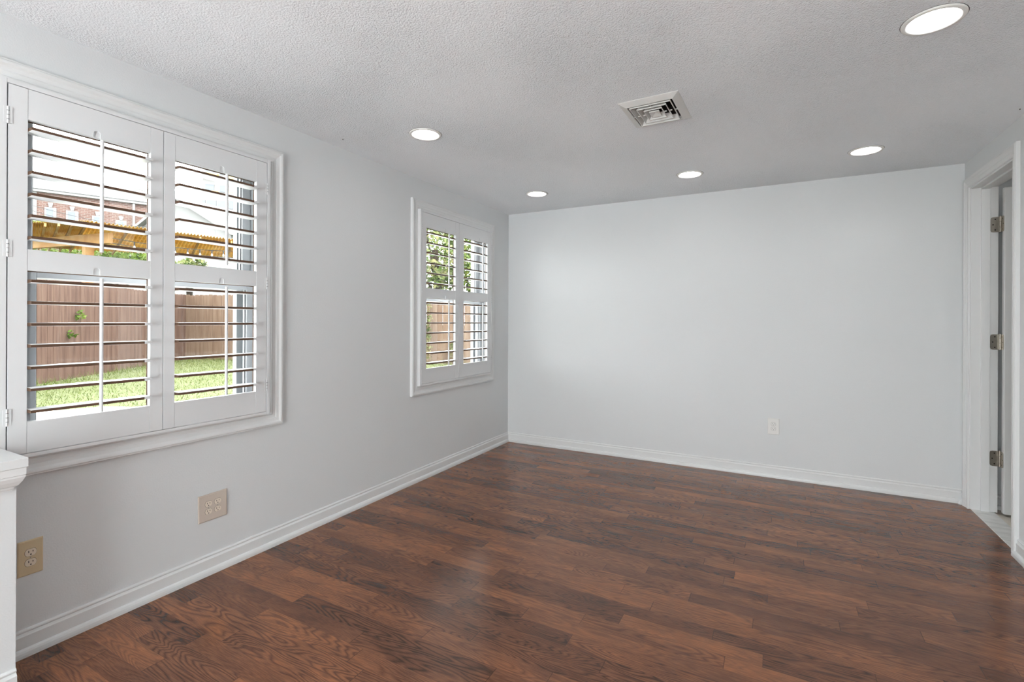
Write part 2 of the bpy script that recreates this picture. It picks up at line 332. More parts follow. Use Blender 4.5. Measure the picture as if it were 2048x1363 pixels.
# baseboards with quarter round, swept along a wall
BASE = [(0, .1), (.005, .099), (.0085, .094), (.0085, .090), (.006, .086), (.0095, .080), (.0135, .076), (.0135, .031), (.018, .030), (.0235, .0265), (.0275, .019), (.029, .010), (.029, 0)]
def baseboard(name, a, bb, nrm, m0=0, m1=0):   # along a->bb; nrm into the room; m0/m1 mitre signs
    a, bb, nrm = Vector(a), Vector(bb), Vector(nrm); d = (bb - a).normalized(); mb = MB(); v = []; f = []
    for t, z in BASE: v += [a + nrm * t + d * (t * m0) + Vector((0, 0, z)), bb + nrm * t + d * (t * m1) + Vector((0, 0, z))]
    for i in range(len(BASE) - 1): f.append((2 * i, 2 * i + 1, 2 * i + 3, 2 * i + 2))
    n = len(BASE); f.append(tuple([2 * i for i in range(n)] + [])); f.append(tuple([2 * i + 1 for i in range(n)][::-1]))
    mb.add(v, f); return tag(mb.build(name, M_TRIM), kind='structure')
baseboard('baseboard_left', (0, YR, 0), (0, 0, 0), (1, 0, 0), 0, -1)
baseboard('baseboard_back', (0, 0, 0), (W - .001, 0, 0), (0, -1, 0), 1, -.3)
baseboard('baseboard_right', (W, DJ1 - .066, 0), (W, YR, 0), (-1, 0, 0), 0, 0)
baseboard('baseboard_next_room', (W + .12, 0, -.006), (6.2, 0, -.006), (0, -1, 0), 0, 0)
tag(MB().lathe([(.0001, .022), (.009, .021), (.013, .015), (.015, .006), (.015, 0)], (W - .022, -.035, 0), 20).build('trim_2', M_TRIM), kind='structure')  # rounded end of the quarter round by the door

# low wall with moulded cap at the left edge
tag(MB().box(.001, .258, -5.0, -3.972, 0, .745).build('wall_half', M_WALL), kind='structure')
hw = bpy.data.objects['wall_half']
cap = MB(); x1, y1 = .30, -3.953
cap.box(.026, x1, -5.04, y1, .792, .822); cap.box(.026, x1 - .004, -5.036, y1 - .004, .765, .7915)
cp = [(0, .7645), (0, .758), (.006, .744), (.014, .731), (.019, .727), (.023, .727), (.023, .719), (.026, .717), (.026, .714), (.034, .714)]
for (t, z), (t2, z2) in zip(cp[:-1], cp[1:]):
    a_, b_ = x1 - .006 - t, y1 - .006 - t; a2, b2 = x1 - .006 - t2, y1 - .006 - t2
    cap.add([(a_, -5.03, z), (a_, b_, z), (a2, b2, z2), (a2, -5.03, z2)], [(0, 1, 2, 3)]); cap.add([(a_, b_, z), (.026, b_, z), (.026, b2, z2), (a2, b2, z2)], [(0, 1, 2, 3)])
o = cap.build('cap', M_TRIM, hw, bevel=.0015)
bo = MB(); v = []
for t, z in BASE: bo.v += [(.258 + t, -5.0, z), (.258 + t, -3.972, z)]; bo.m += []; 
n = len(BASE); fs = [(2 * i, 2 * i + 1, 2 * i + 3, 2 * i + 2) for i in range(n - 1)] + [tuple(2 * i + 1 for i in range(n))[::-1]]
bo.f = fs; bo.m = [0] * len(fs); bo.sm = [False] * len(fs); bo.build('base_trim', M_TRIM, hw)

# ---------------------------------------------------------------- windows (double hung) with casing
def window(i, d):
    w = tag(empty('window_%d' % i, (0, (d['y0'] + d['y1']) / 2, d['z0'])), kind='structure')
    y0, y1, z0, z1 = d['y0'], d['y1'], d['z0'], d['z1']
    b = MB()                                             # jamb liner
    b.box(-.20, -.001, y0 - .011, y0, z0 - .011, z1 + .011); b.box(-.20, -.001, y1, y1 + .011, z0 - .011, z1 + .011)
    b.box(-.20, -.001, y0, y1, z0 - .011, z0); b.box(-.20, -.001, y0, y1, z1, z1 + .011)
    b.box(-.100, -.085, y1 - .010, y1, z0, z1); b.box(-.100, -.085, y0, y0 + .010, z0, z1)       # stops
    fo = .048 if i == 1 else .012; b.box(-.235, -.201, y1 - fo, y1 + .02, z0, z1); b.box(-.235, -.201, y0 - .02, y0 + .03, z0, z1)
    b.build('window_frame', M_VINYL, w)
    for nm, xa, xb, za, zb, st in (('lower_sash', -.141, -.104, z0 + .002, 1.510, .05), ('upper_sash', -.183, -.146, 1.464, z1 - .002, .05)):
        s = MB(); s.box(xa, xb, y0 + .002, y0 + st, za, zb); s.box(xa, xb, y1 - st, y1 - .002, za, zb)
        s.box(xa, xb, y0 + st, y1 - st, za, za + (.045 if nm == 'upper_sash' else .06)); s.box(xa, xb, y0 + st, y1 - st, zb - .045, zb)
        so_ = s.build(nm, M_VINYL, w, bevel=.003)
        g = MB(); g.box((xa + xb) / 2 - .002, (xa + xb) / 2 + .002, y0 + st + .001, y1 - st - .001, za + .046, zb - .046)
        o = g.build('pane', M_GLASS); o.parent = so_
        k = MB()
        for ya_, yb in ((y0 + st, y0 + st + .004), (y1 - st - .004, y1 - st)): k.box((xa + xb) / 2 + .003, (xa + xb) / 2 + .007, ya_, yb, za + .06, zb - .045)
        o = k.build('seal', M_SEAL); o.parent = so_
    k = MB(); k.box(-.197, -.190, y1 - .008, y1 - .0005, z0, z1); k.box(-.197, -.190, y0 + .0005, y0 + .008, z0, z1); k.build('weatherstrip', M_SEAL, w)
    c = MB(); frame_sweep(c, d['cas'][0], d['cas'][1], .768, 2.195, CASE)
    c.build('casing', M_TRIM, w)
    # flat filler between casing and shutter frame
    c = MB(); a0, a1 = d['fr']; A0, A1 = d['cas']
    ring(c, .0, .006, (min(A0, a0) - .001, max(A1, a1) + .001, .767, 2.196), (y0 - .012, y1 + .012, .788, 2.182)); c.build('jamb_extension', M_TRIM, w)
    c = MB(); c.box(-.27, -.202, y0 - .06, y1 + .06, z0 - .05, z0 - .012); c.build('outer_sill', M_WHITEX, w)
    return w
def ring(mb, x0, x1, outer, inner, mi=0):
    (a, b_, c, d), (e, f, g, h) = outer, inner
    mb.box(x0, x1, a, e, c, d, mi); mb.box(x0, x1, f, b_, c, d, mi); mb.box(x0, x1, e, f, c, g, mi); mb.box(x0, x1, e, f, h, d, mi); return mb
for i, d in enumerate(WIN): window(i + 1, d)

# shutter frame (L strip on the casing) belongs to each window
PX0, PX1 = .013, .040           # shutter panel thickness
for i, d in enumerate(WIN):
    a0, a1 = d['fr']; p0, _, p1 = d['py']
    c = MB(); ring(c, .0065, .041, (a0, a1, .768, 2.192), (p0 - .002, p1 + .002, .783, 2.175))
    c.build('shutter_frame', M_SHUT, bpy.data.objects['window_%d' % (i + 1)], bevel=.0015)

# ---------------------------------------------------------------- plantation shutters
LV_UP = [2.018, 1.935, 1.853, 1.770, 1.688, 1.606]
LV_LO = [1.441, 1.359, 1.276, 1.194, 1.111, 1.028, .945]
def louver_mesh(L, tail):          # elliptical blade with a narrow square nose; backlit shade is painted brown on nose and end, up to a white tip
    mb = MB(); hc, ht, nb_ = .0455, .0066, .0052
    up = [(hc, nb_), (hc - .010, .0060), (hc - .022, .0064)] + [(hc * math.cos(a), ht * math.sin(a)) for a in [math.pi * k / 12 for k in range(6, 12)]]
    prof = up + [(-hc, 0)] + [(x, -z) for x, z in reversed(up)]
    n = len(prof); yy = (0, L - tail, L); v = [(x, y, z) for y in yy for x, z in prof]
    for s_ in range(2):
        for k in range(n):
            nose = k == n - 1
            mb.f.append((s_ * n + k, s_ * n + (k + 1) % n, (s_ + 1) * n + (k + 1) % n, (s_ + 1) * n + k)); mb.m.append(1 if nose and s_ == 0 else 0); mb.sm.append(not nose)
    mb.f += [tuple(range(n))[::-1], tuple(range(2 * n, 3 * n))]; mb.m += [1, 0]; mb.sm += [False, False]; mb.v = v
    return mb
def hinge_small(parent, y, z, x=PX1):
    b = MB(); b.tube([(x + .0015, y, z - .032), (x + .0015, y, z + .032)], .0034, 10)
    b.box(x + .0005, x + .0025, y - .012, y + .012, z - .030, z + .030)
    for k in (-.016, 0, .016): b.box(x - .001, x + .0052, y - .0036, y + .0036, z + k - .0006, z + k + .0006, 1)
    return b.build('hinge', [M_SHUT, M_DARK], parent)
def shutter(y0, y1, oy0, oy1, label, hinge_side, rod_y, group, tail=.03, tilt=0):
    e = tag(empty('window_shutter', (PX0, (y0 + y1) / 2, .784)), label=label, cat='shutter', group=group)
    z0, z1 = .785, 2.173; g = .0015
    f = MB(); f.box(PX0, PX1, y0 + g, oy0, z0, z1); f.box(PX0, PX1, oy1, y1 - g, z0, z1)
    f.build('stile', M_SHUT, e, bevel=.001)
    for nm, za, zb, notch in (('bottom_rail', z0, .903, False), ('divider_rail', 1.482, 1.563, True), ('top_rail', 2.057, z1, True)):
        r = MB(); r.box(PX0, PX1 - .007, oy0 + .0005, oy1 - .0005, za, zb)
        if notch:
            out = [(oy0 + .0005, za), (rod_y - .012, za)] + [(rod_y - .012 * math.cos(t * math.pi / 8), za + .020 + .010 * math.sin(t * math.pi / 8)) for t in range(9)] + [(rod_y + .012, za), (oy1 - .0005, za), (oy1 - .0005, zb), (oy0 + .0005, zb)]
            r.prism(out, PX1 - .007, PX1 - .0008, 'x')
        else: r.box(PX1 - .007, PX1 - .0008, oy0 + .0005, oy1 - .0005, za, zb)
        r.build(nm, M_SHUT, e)
    # thin brown strips painting the shade line under the upper rails
    for z in (2.0530, 1.4785): MB().box(PX0 + .001, PX0 + .006, oy0 + .001, oy1 - .001, z, z + .0035).build('painted_shade_strip', M_EDGE, e)
    for za, zb in ((.904, 1.481), (1.564, 2.0525)): MB().box(PX0 + .0005, PX0 + .004, oy1 - .0032, oy1 - .0004, za, zb).build('painted_stile_line', M_EDGE, e)  # added strips painting the dark outline beside the bright opening
    L = oy1 - oy0 - .0075; xm = (PX0 + PX1) / 2; proto = None
    for z in LV_UP + LV_LO:
        if proto is None:
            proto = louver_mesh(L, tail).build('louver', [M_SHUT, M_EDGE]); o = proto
        else: o = proto.copy(); COL.objects.link(o)
        o.parent = e; o.location = Vector((xm, oy0 + .0015, z)) - e.location
        o.rotation_euler = (0, math.radians(tilt if z > 1.5 else 0), 0)
    for za, zb in ((1.575, 2.040), (.912, 1.466)):
        r = MB(); xr = xm + .0455 + .010
        r.prism([(xr + .0065 * math.cos(k * math.pi / 6), rod_y + .0065 * math.sin(k * math.pi / 6)) for k in range(12)], za, zb, 'z')
        for z in (LV_UP if za > 1.5 else LV_LO): r.box(xm + .044, xr, rod_y - .0012, rod_y + .0012, z - .001, z + .001)
        r.build('tilt_rod', M_SHUT, e, bevel=0)
    yh = y0 if hinge_side < 0 else y1
    for z in (2.055, 1.56, .93) if hinge_side < 0 else (2.03, 1.50, .93): hinge_small(e, yh, z)
    return e
shutter(-3.935, -3.408, -3.879, -3.462, 'left shutter panel of the large near window, beside the low wall', -1, -3.662, None)
shutter(-3.408, -2.881, -3.358, -2.944, 'right shutter panel of the large near window, above the almond four-socket outlet', 1, -3.135, None)
shutter(-1.517, -.991, -1.459, -1.047, 'left shutter panel of the far window, the side away from the room corner', -1, -1.205, None, .055, 9)
shutter(-.991, -.429, -.918, -.502, 'right shutter panel of the far window, right by the room corner', 1, -.655, None, .055, 5)

# ---------------------------------------------------------------- door
dr = tag(empty('door_1', (W + .15, -.165, 0)), kind='structure')
def cas_door():
    mb = MB(); v = []; f = []; n = len(CASE)
    y_in0, y_in1, zt = DJ0 + .012, DJ1 - .008, DH + .010     # far inner, near inner, head
    for t, h in CASE:
        h *= .95; t *= .92
        v += [(W - h, y_in0 + t, 0), (W - h, y_in0 + t, zt + t), (W - h, y_in1 - t, zt + t), (W - h, y_in1 - t, 0)]
    for i in range(n - 1):
        for k in range(3): f.append((i * 4 + k, i * 4 + k + 1, (i + 1) * 4 + k + 1, (i + 1) * 4 + k))
    f += [tuple(i * 4 for i in range(n)), tuple(i * 4 + 3 for i in range(n))]
    return mb.add(v, f)
cas_door().build('casing', M_TRIM, dr)
b = MB(); xo = W + .142
b.box(W - .001, xo, DJ0, DJ0 + .019, .004, DH + .019); b.box(W - .001, xo, DJ1 - .019, DJ1, .004, DH + .019); b.box(W - .001, xo, DJ1, DJ0, DH, DH + .019)
b.box(W + .052, W + .097, DJ0 - .012, DJ0, .004, DH - .012); b.box(W + .052, W + .097, DJ1, DJ1 + .012, .004, DH - .012); b.box(W + .052, W + .097, DJ1, DJ0, DH - .012, DH)
b.build('jamb', M_TRIM, dr, bevel=.0012)
slab = MB(); sx0, sx1, sy0, sy1 = W + .156, W + .156 + .70, -.188, -.148
slab.box(sx0, sx1, sy0, sy1, .014, 2.205)
slab_o = slab.build('door_slab', M_TRIM, dr, bevel=.004)
kb = MB(); kb.lathe([(.0001, .062), (.016, .060), (.026, .048), (.026, .036), (.012, .028), (.010, .010), (.030, .006), (.030, 0)], (0, 0, 0), 20, 0, 'y')
o = kb.build('door_knob', M_NICK); o.parent = slab_o; o.location = (sx1 - .07, sy1 + .001, .95)
for z in (1.965, 1.165, .372):
    h = MB(); hh = .052; kx, ky = W + .150, DJ0 - .0055
    # leaf on the jamb, rounded corners
    def leaf(x0, x1_, flip):
        pts = [(x0 + .012 * (1 - math.sin(t)), z - hh + .012 * (1 - math.cos(t))) for t in [k * math.pi / 8 for k in range(5)]]
        pts = [(x0, z - hh + .014), (x0 + .004, z - hh + .004), (x0 + .014, z - hh), (x1_, z - hh), (x1_, z + hh), (x0 + .014, z + hh), (x0 + .004, z + hh - .004), (x0, z + hh - .014)]
        return pts
    h.prism(leaf(W + .100, W + .147, 0), DJ0 - .0022, DJ0 - .0002, 'y')
    # leaf on the door edge
    yy = [(sy1 + .004, z - hh), (sy1 - .024, z - hh), (sy1 - .034, z - hh + .004), (sy1 - .036, z - hh + .014), (sy1 - .036, z + hh - .014), (sy1 - .034, z + hh - .004), (sy1 - .024, z + hh), (sy1 + .004, z + hh)]
    h.prism(yy, sx0 - .0022, sx0 - .0002, 'x')
    for k in range(3):
        za = z - hh + k * .0350
        h.tube([(kx, ky, za + .0008), (kx, ky, za + .0335)], .0062, 12)
    h.tube([(kx, ky, z + hh), (kx, ky, z + hh + .006)], .0045, 10)
    for sx_, sz in ((W + .113, 0), (W + .124, .036), (W + .124, -.036)):
        h.lathe([(.0001, -.0004), (.0042, -.0004), (.0042, 0)], (sx_, DJ0 - .0024, z + sz), 10, 1, 'y', False)
    for sy_, sz in ((sy1 - .026, 0), (sy1 - .014, .036), (sy1 - .014, -.036)):
        h.lathe([(.0001, -.0004), (.0042, -.0004), (.0042, 0)], (sx0 - .0024, sy_, z + sz), 10, 1, 'x', False)
    tag(h.build('hinge', [M_NICK, M_SLOT], dr), label='satin nickel butt hinge')

# unseen rear glazed door, added as an opening for the fill light
rd = tag(empty('door_added', (1.9, YR - .1, 0)), kind='structure')
b = MB()
for xa, xb in ((.7, .78), (1.86, 1.94), (3.02, 3.1)): b.box(xa, xb, YR - .14, YR - .06, 0, 2.15)
b.box(.78, 3.02, YR - .14, YR - .06, 0, .08); b.box(.78, 3.02, YR - .14, YR - .06, 2.07, 2.15); b.build('door_frame', M_TRIM, rd)
MB().box(.78, 3.02, YR - .104, YR - .098, .08, 2.07).build('pane', M_GLASS, rd)

# ---------------------------------------------------------------- outlets
def outlet(loc, axis, w, h, cols, mats, label, tilt=0):
    # local: X right, Z up, -Y outwards
    e = tag(empty('wall_outlet', loc), label=label, cat='outlet')
    b = MB(); o1 = []
    t = .0055; bw = .004
    v = [(-w/2, 0, -h/2), (w/2, 0, -h/2), (w/2, 0, h/2), (-w/2, 0, h/2), (-w/2, -t + .0025, -h/2), (w/2, -t + .0025, -h/2), (w/2, -t + .0025, h/2), (-w/2, -t + .0025, h/2),
         (-w/2 + bw, -t, -h/2 + bw), (w/2 - bw, -t, -h/2 + bw), (w/2 - bw, -t, h/2 - bw), (-w/2 + bw, -t, h/2 - bw)]
    b.add(v, [(0, 1, 2, 3), (8, 9, 10, 11)] + [(i, (i + 1) % 4, 4 + (i + 1) % 4, 4 + i) for i in range(4)] + [(4 + i, 4 + (i + 1) % 4, 8 + (i + 1) % 4, 8 + i) for i in range(4)])
    parts = [b.build('plate', mats[0])]
    cs = [0] if cols == 1 else [-.0235, .0235]
    for cx_ in cs:
        for cz in (.0195, -.0195):
            r = MB(); out = []
            for k in range(32):
                a = 2 * math.pi * k / 32; out.append((cx_ + .0172 * math.cos(a), cz + max(-.0135, min(.0135, .0172 * math.sin(a)))))
            r.prism([(a_, b_) for a_, b_ in out], -t - .0014, -t + .001, 'y', 0)
            rim = MB(); 
            r.prism([(cx_ + (a_ - cx_) * 1.05, cz + (b_ - cz) * 1.06) for a_, b_ in out], -t - .0002, -t + .0008, 'y', 1)
            for sx_, sh in ((-.0063, .0082), (.0063, .0066)): r.box(cx_ + sx_ - .0011, cx_ + sx_ + .0011, -t - .0018, -t - .0012, cz + .0035 - sh / 2, cz + .0035 + sh / 2, 1)
            r.lathe([(.0001, -.0004), (.0025, -.0004), (.0025, .0003)], (cx_, -t - .0015, cz - .0075), 12, 1, 'y', False)
            parts.append(r.build('receptacle', [mats[1], M_SLOT]))
        s = MB(); s.lathe([(.0001, -.0009), (.0022, -.0006), (.0028, 0)], (cx_, -t, 0), 12, 0, 'y')
        parts.append(s.build('screw', M_NICK if mats[0] != M_WHPL else M_WHPL))
    for p in parts: p.parent = e
    e.rotation_euler = (0, tilt, math.radians(90) if axis == 'x' else 0)
    return e
outlet((.0004, -3.856, .3715), 'x', .0745, .135, 1, (M_BEIGE, M_ALMRC), 'tan duplex outlet low on the window wall, beside the low wall')
outlet((.0035, -3.156, .3395), 'x', .146, .137, 2, (M_ALMOND, M_ALMRC), 'almond four-socket outlet on a wide plate, under the large window', math.radians(-.6))
outlet((2.5325, -.0004, .4245), 'y', .086, .135, 1, (M_WHPL, M_WHPL), 'small white duplex outlet low on the blank end wall')
tag(MB().box(0, .004, -3.218, -3.094, .285, .395).build('outlet_box', M_WALL), kind='structure')

# ---------------------------------------------------------------- recessed lights
LABS = ['recessed ceiling light nearest the large window, glowing white', 'recessed ceiling light in the far left corner, above the far window',
        'recessed ceiling light in the middle of the far row, beyond the air vent', 'recessed ceiling light at the right of the far row, by the door',
        'large-looking recessed ceiling light at the top right, nearest the camera']
def can():
    e = empty('ceiling_light', (0, 0, H))
    t = MB(); t.lathe([(.0985, 0), (.0985, -.003), (.096, -.006), (.086, -.0075), (.0815, -.006), (.0800, -.001), (.0775, .016), (.0755, .031), (.0785, .031), (.0810, .004), (.0985, 0)], (0, 0, 0), 64)
    t = t.build('trim_ring', M_TRR); t.parent = e
    l_ = MB(); l_.lathe([(.0001, .0265), (.04, .0268), (.068, .0280), (.0754, .0295)], (0, 0, 0), 48); l_ = l_.build('lens', M_LENS); l_.parent = e
    c = MB(); c.lathe([(.0755, .031), (.082, .0315), (.082, .09), (.0001, .09)], (0, 0, 0), 32); c = c.build('housing', M_DARK); c.parent = e
    s = MB(); s.lathe([(.0985, -.0002), (.1005, -.0002)], (0, 0, 0), 64); s = s.build('shadow_gap', M_DARK); s.parent = e
    return e
c0 = can()
for i, (x, y) in enumerate(CANS):
    if i == 0: e = c0
    else:
        e = c0.copy(); COL.objects.link(e)
        for ch in list(c0.children): q = ch.copy(); COL.objects.link(q); q.parent = e
    e.location = (x, y, H)
    tag(e, label=LABS[i] if i < 5 else 'added recessed ceiling light, unseen behind the camera' if i < 11 else 'recessed ceiling light in the next room, beyond the open door', cat='ceiling light', group='recessed ceiling lights in the next room' if i >= 11 else 'recessed ceiling lights' if i < 5 else ('added recessed ceiling lights behind the camera' if i < 11 else None))

fm = tag(empty('added_ceiling_light', (4.75, -1.45, H)), label='added round flush ceiling light, unseen in the next room beyond the open door', cat='ceiling light')  # unseen lamp added to brighten the door and next room
o = MB().lathe([(.17, 0), (.17, -.018), (.155, -.022)], (0, 0, 0), 40).build('rim', M_TRR); o.parent = fm
o = MB().lathe([(.155, -.02), (.14, -.05), (.10, -.075), (.05, -.088), (.0001, -.092)], (0, 0, 0), 40).build('dome', M_DOME); o.parent = fm

# ---------------------------------------------------------------- ceiling vent
ve = tag(empty('ceiling_vent', (VC[0], VC[1], H)), label='square white four-way ceiling air vent with nested louvers', cat='vent')
def sq(a, b_, z): return [(-a, -b_, z), (a, -b_, z), (a, b_, z), (-a, b_, z)]
def rings_(levels, close=False):
    mb = MB(); v = []; f = []
    for a, b_, z in levels: v += sq(a, b_, z)
    for i in range(len(levels) - 1):
        for k in range(4): f.append((4 * i + k, 4 * i + (k + 1) % 4, 4 * (i + 1) + (k + 1) % 4, 4 * (i + 1) + k))
    return mb.add(v, f)
o = rings_([(VA + .004, VB + .004, 0), (VA + .004, VB + .004, -.002), (VA, VB, -.004), (.120, .146, -.018), (.116, .142, -.018), (.116, .142, .02)]).build('frame', M_VENT); o.parent = ve
for k, (a, b_) in enumerate(((.106, .131), (.077, .098), (.048, .065))):
    o = rings_([(a, b_, -.0215), (a, b_, -.0165), (a - .016, b_ - .016, .008), (a - .0175, b_ - .0175, .0075), (a - .0035, b_ - .0035, -.0165), (a - .0035, b_ - .0035, -.0215), (a, b_, -.0215)]).build('vane', M_VENT); o.parent = ve
mb = MB(); mb.add([(-.026, -.036, -.021), (.026, -.036, -.021), (.026, .036, -.021), (-.026, .036, -.021), (0, 0, -.006), (-.026, -.036, -.014), (.026, -.036, -.014), (.026, .036, -.014), (-.026, .036, -.014)],
    [(0, 1, 4), (1, 2, 4), (2, 3, 4), (3, 0, 4), (0, 1, 6, 5), (1, 2, 7, 6), (2, 3, 8, 7), (3, 0, 5, 8)])
o = mb.build('center_cone', M_VENT); o.parent = ve
for s_ in (-1, 1):
    for a in (.137, .106, .077): o = MB().box(-.0022, .0022, s_ * a - .010, s_ * a + .004, -.017, -.012).build('brace', M_VENT); o.parent = ve
    for a in (.112, .084, .055): o = MB().box(s_ * a - .010, s_ * a + .004, -.0022, .0022, -.017, -.012).build('brace', M_VENT); o.parent = ve
mb = MB(); mb.add(sq(.119, .139, .002) + sq(.119, .139, .16), [(0, 1, 5, 4), (1, 2, 6, 5), (2, 3, 7, 6), (3, 0, 4, 7), (4, 5, 6, 7)]); o = mb.build('duct', M_DUCT); o.parent = ve
ve.rotation_euler = (0, 0, math.radians(-1.5))

# two tiny screws left in the ceiling
for x, y, lb in ((3.695, -1.05, 'tiny dark screw in the ceiling above the door wall'), (.14, -2.43, 'tiny dark screw in the ceiling close to the window wall')):
    o = MB().lathe([(.0001, -.004), (.0028, -.0035), (.0028, .001)], (0, 0, 0), 8).build('ceiling_screw', M_SLOT, None, (x, y, H)); tag(o, lb, 'screw')

# ================================================================= outdoors
GZ = .18
tag(MB().box(-80, -.195, -30, 60, GZ - .4, GZ).build('ground', M_GRASSG), kind='structure')
tag(MB().box(-2.7, -.2, -6.5, 2.4, GZ - .1, GZ + .012).build('ground_bounce', M_BOUNCE), kind='structure')   # unseen pale strip added to bounce light up through the shutters
g = MB(); rnd = random.Random(3)
FA0, FC, FB1 = Vector((-6.4, -3.73, 0)), Vector((-12.2, 3.2, 0)), Vector((-3.2, 6.3, 0))
eA = (FC - FA0).normalized(); nA = Vector((-eA.y, eA.x, 0)); nA = -nA if nA.dot(Vector((1, 0, 0))) < 0 else nA
eB = (FB1 - FC).normalized(); nB = Vector((eB.y, -eB.x, 0))
cnt = 0
while cnt < 16000:
    x, y = rnd.uniform(-12.2, -2.75), rnd.uniform(-4.2, 6)
    p = Vector((x, y, 0)); da = (p - FC).dot(nA); db = (p - FC).dot(nB)
    if da < .05 or db < .05: continue
    tall = 1.0 if rnd.random() > .25 else 1.7
    if da < .5 or db < .5: tall *= rnd.uniform(1.5, 3.2)
    h_ = rnd.uniform(.02, .045) * tall; a = rnd.uniform(0, 6.28); w_ = .0055; dx, dy = math.cos(a) * w_, math.sin(a) * w_
    lx, ly = rnd.uniform(-.03, .03) * tall, rnd.uniform(-.03, .03) * tall
    g.add([(x - dx, y - dy, GZ - .003), (x + dx, y + dy, GZ - .003), (x + lx, y + ly, GZ + h_)], [(0, 1, 2)]); cnt += 1
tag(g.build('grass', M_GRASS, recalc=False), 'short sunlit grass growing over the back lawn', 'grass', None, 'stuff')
tag(MB().prism([(-4.95, -2.9), (-4.1, -2.9), (-3.9, -1.75), (-4.4, -1.55), (-4.75, -1.7), (-4.95, -2.2)], GZ - .05, GZ + .04, 'z').build('paving_slab', M_CONC), 'pale concrete slab set in the lawn just outside the large window', 'slab')

def fence(a, b_, nrm, hgt, mat, label, seed):
    d = (b_ - a).normalized(); L = (b_ - a).length; rr = random.Random(seed)
    e = tag(empty('board_fence', (a.x, a.y, GZ)), label=label, cat='fence')
    mb = MB(); s = 0; w_ = .138
    while s < L - .02:
        hh = hgt + rr.uniform(-.012, .012); off = rr.uniform(0, .006)
        p0 = a + d * s; p1 = a + d * min(L, s + w_); c = .025
        def q(p, k, z): return (p.x + nrm.x * k, p.y + nrm.y * k, GZ + z)
        pc0 = a + d * (s + c); pc1 = a + d * min(L, s + w_ - c)
        o_ = []
        for k in (off, off + .016): o_ += [q(p0, k, -.05), q(p1, k, -.05), q(p1, k, hh - c), q(pc1, k, hh), q(pc0, k, hh), q(p0, k, hh - c)]
        mb.add(o_, [(0, 1, 2, 3, 4, 5), (11, 10, 9, 8, 7, 6)] + [(i, (i + 1) % 6, 6 + (i + 1) % 6, 6 + i) for i in range(6)])
        s += w_ + rr.uniform(.004, .010)
    mb.build('boards', mat, e)
    for z in (.3, .95, 1.55):
        m2 = MB(); m2.bar(a - nrm * .03 + Vector((0, 0, GZ + z)), b_ - nrm * .03 + Vector((0, 0, GZ + z)), .04, .09); m2.build('back_rail', mat, e)
    k = 0
    while k < L:
        p = a + d * k - nrm * .09; MB().bar(p + Vector((0, 0, GZ - .1)), p + Vector((0, 0, GZ + hgt - .08)), .09, .09, up=(0, 1, 0)).build('post', mat, e); k += 2.4
    return e
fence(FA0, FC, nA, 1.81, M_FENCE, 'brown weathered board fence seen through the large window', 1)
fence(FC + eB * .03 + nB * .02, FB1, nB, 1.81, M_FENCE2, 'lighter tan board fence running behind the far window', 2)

# leafy things
def leaves(mb, c, rx, ry, rz, n, size, rr):
    for _ in range(n):
        while True:
            u = Vector((rr.uniform(-1, 1), rr.uniform(-1, 1), rr.uniform(-1, 1)))
            if .35 < u.length < 1: break
        p = Vector((c[0] + u.x * rx, c[1] + u.y * ry, c[2] + u.z * rz)); s_ = size * rr.uniform(.6, 1.3)
        a = Vector((rr.uniform(-1, 1), rr.uniform(-1, 1), rr.uniform(-.7, .7))).normalized(); b_ = a.cross(Vector((rr.uniform(-1, 1), rr.uniform(-1, 1), 1))).normalized()
        mb.add([p - a * s_, p + b_ * s_ * .45, p + a * s_, p - b_ * s_ * .45], [(0, 1, 2, 3)])
def tree(base, clumps, n, size, mat, label, cat='tree', seed=1, name='leafy_tree', trunk=.09):
    rr = random.Random(seed); e = tag(empty(name, (base[0], base[1], GZ)), label=label, cat=cat)
    mb = MB()
    for c in clumps: leaves(mb, c[:3], c[3], c[3], c[4], int(n * c[3]), size, rr)
    mb.build('foliage', mat, e, recalc=False)
    t = MB(); top = Vector(clumps[0][:3]); b0 = Vector((base[0], base[1], GZ - .1)); mid = (b0 + top) / 2 + Vector((.1, .05, 0))
    t.tube([b0, mid, top], trunk, 8)
    for c in clumps[1:]: t.tube([mid, Vector(c[:3])], trunk * .45, 6)
    t.build('trunk', M_BARK, e); return e
def clump(px, py, d, r, rz=None): p = far(px, py, d); return (p.x, p.y, p.z, r, rz or r)
def under(c): return (c[0], c[1])
c = [clump(95, 505, 20, 1.1, .7), clump(130, 520, 20, 1.0, .8), clump(80, 460, 21, .8, .6)]
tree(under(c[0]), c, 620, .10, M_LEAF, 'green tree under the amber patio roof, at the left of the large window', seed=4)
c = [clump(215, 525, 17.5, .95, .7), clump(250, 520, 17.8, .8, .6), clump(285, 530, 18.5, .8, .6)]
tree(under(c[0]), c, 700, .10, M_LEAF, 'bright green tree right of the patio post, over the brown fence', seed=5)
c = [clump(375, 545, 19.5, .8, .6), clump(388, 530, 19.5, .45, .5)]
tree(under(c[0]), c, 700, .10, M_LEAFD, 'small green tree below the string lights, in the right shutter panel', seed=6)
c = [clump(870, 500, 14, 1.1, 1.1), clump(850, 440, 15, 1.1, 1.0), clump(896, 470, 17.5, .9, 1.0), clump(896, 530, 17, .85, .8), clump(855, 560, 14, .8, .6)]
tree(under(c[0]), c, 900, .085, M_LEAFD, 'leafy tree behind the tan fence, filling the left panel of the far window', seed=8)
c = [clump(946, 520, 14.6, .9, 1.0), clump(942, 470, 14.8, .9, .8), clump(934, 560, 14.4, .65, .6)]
tree(under(c[0]), c, 1000, .085, M_LEAF, 'bushy bright green tree behind the tan fence, in the right panel of the far window', seed=9)
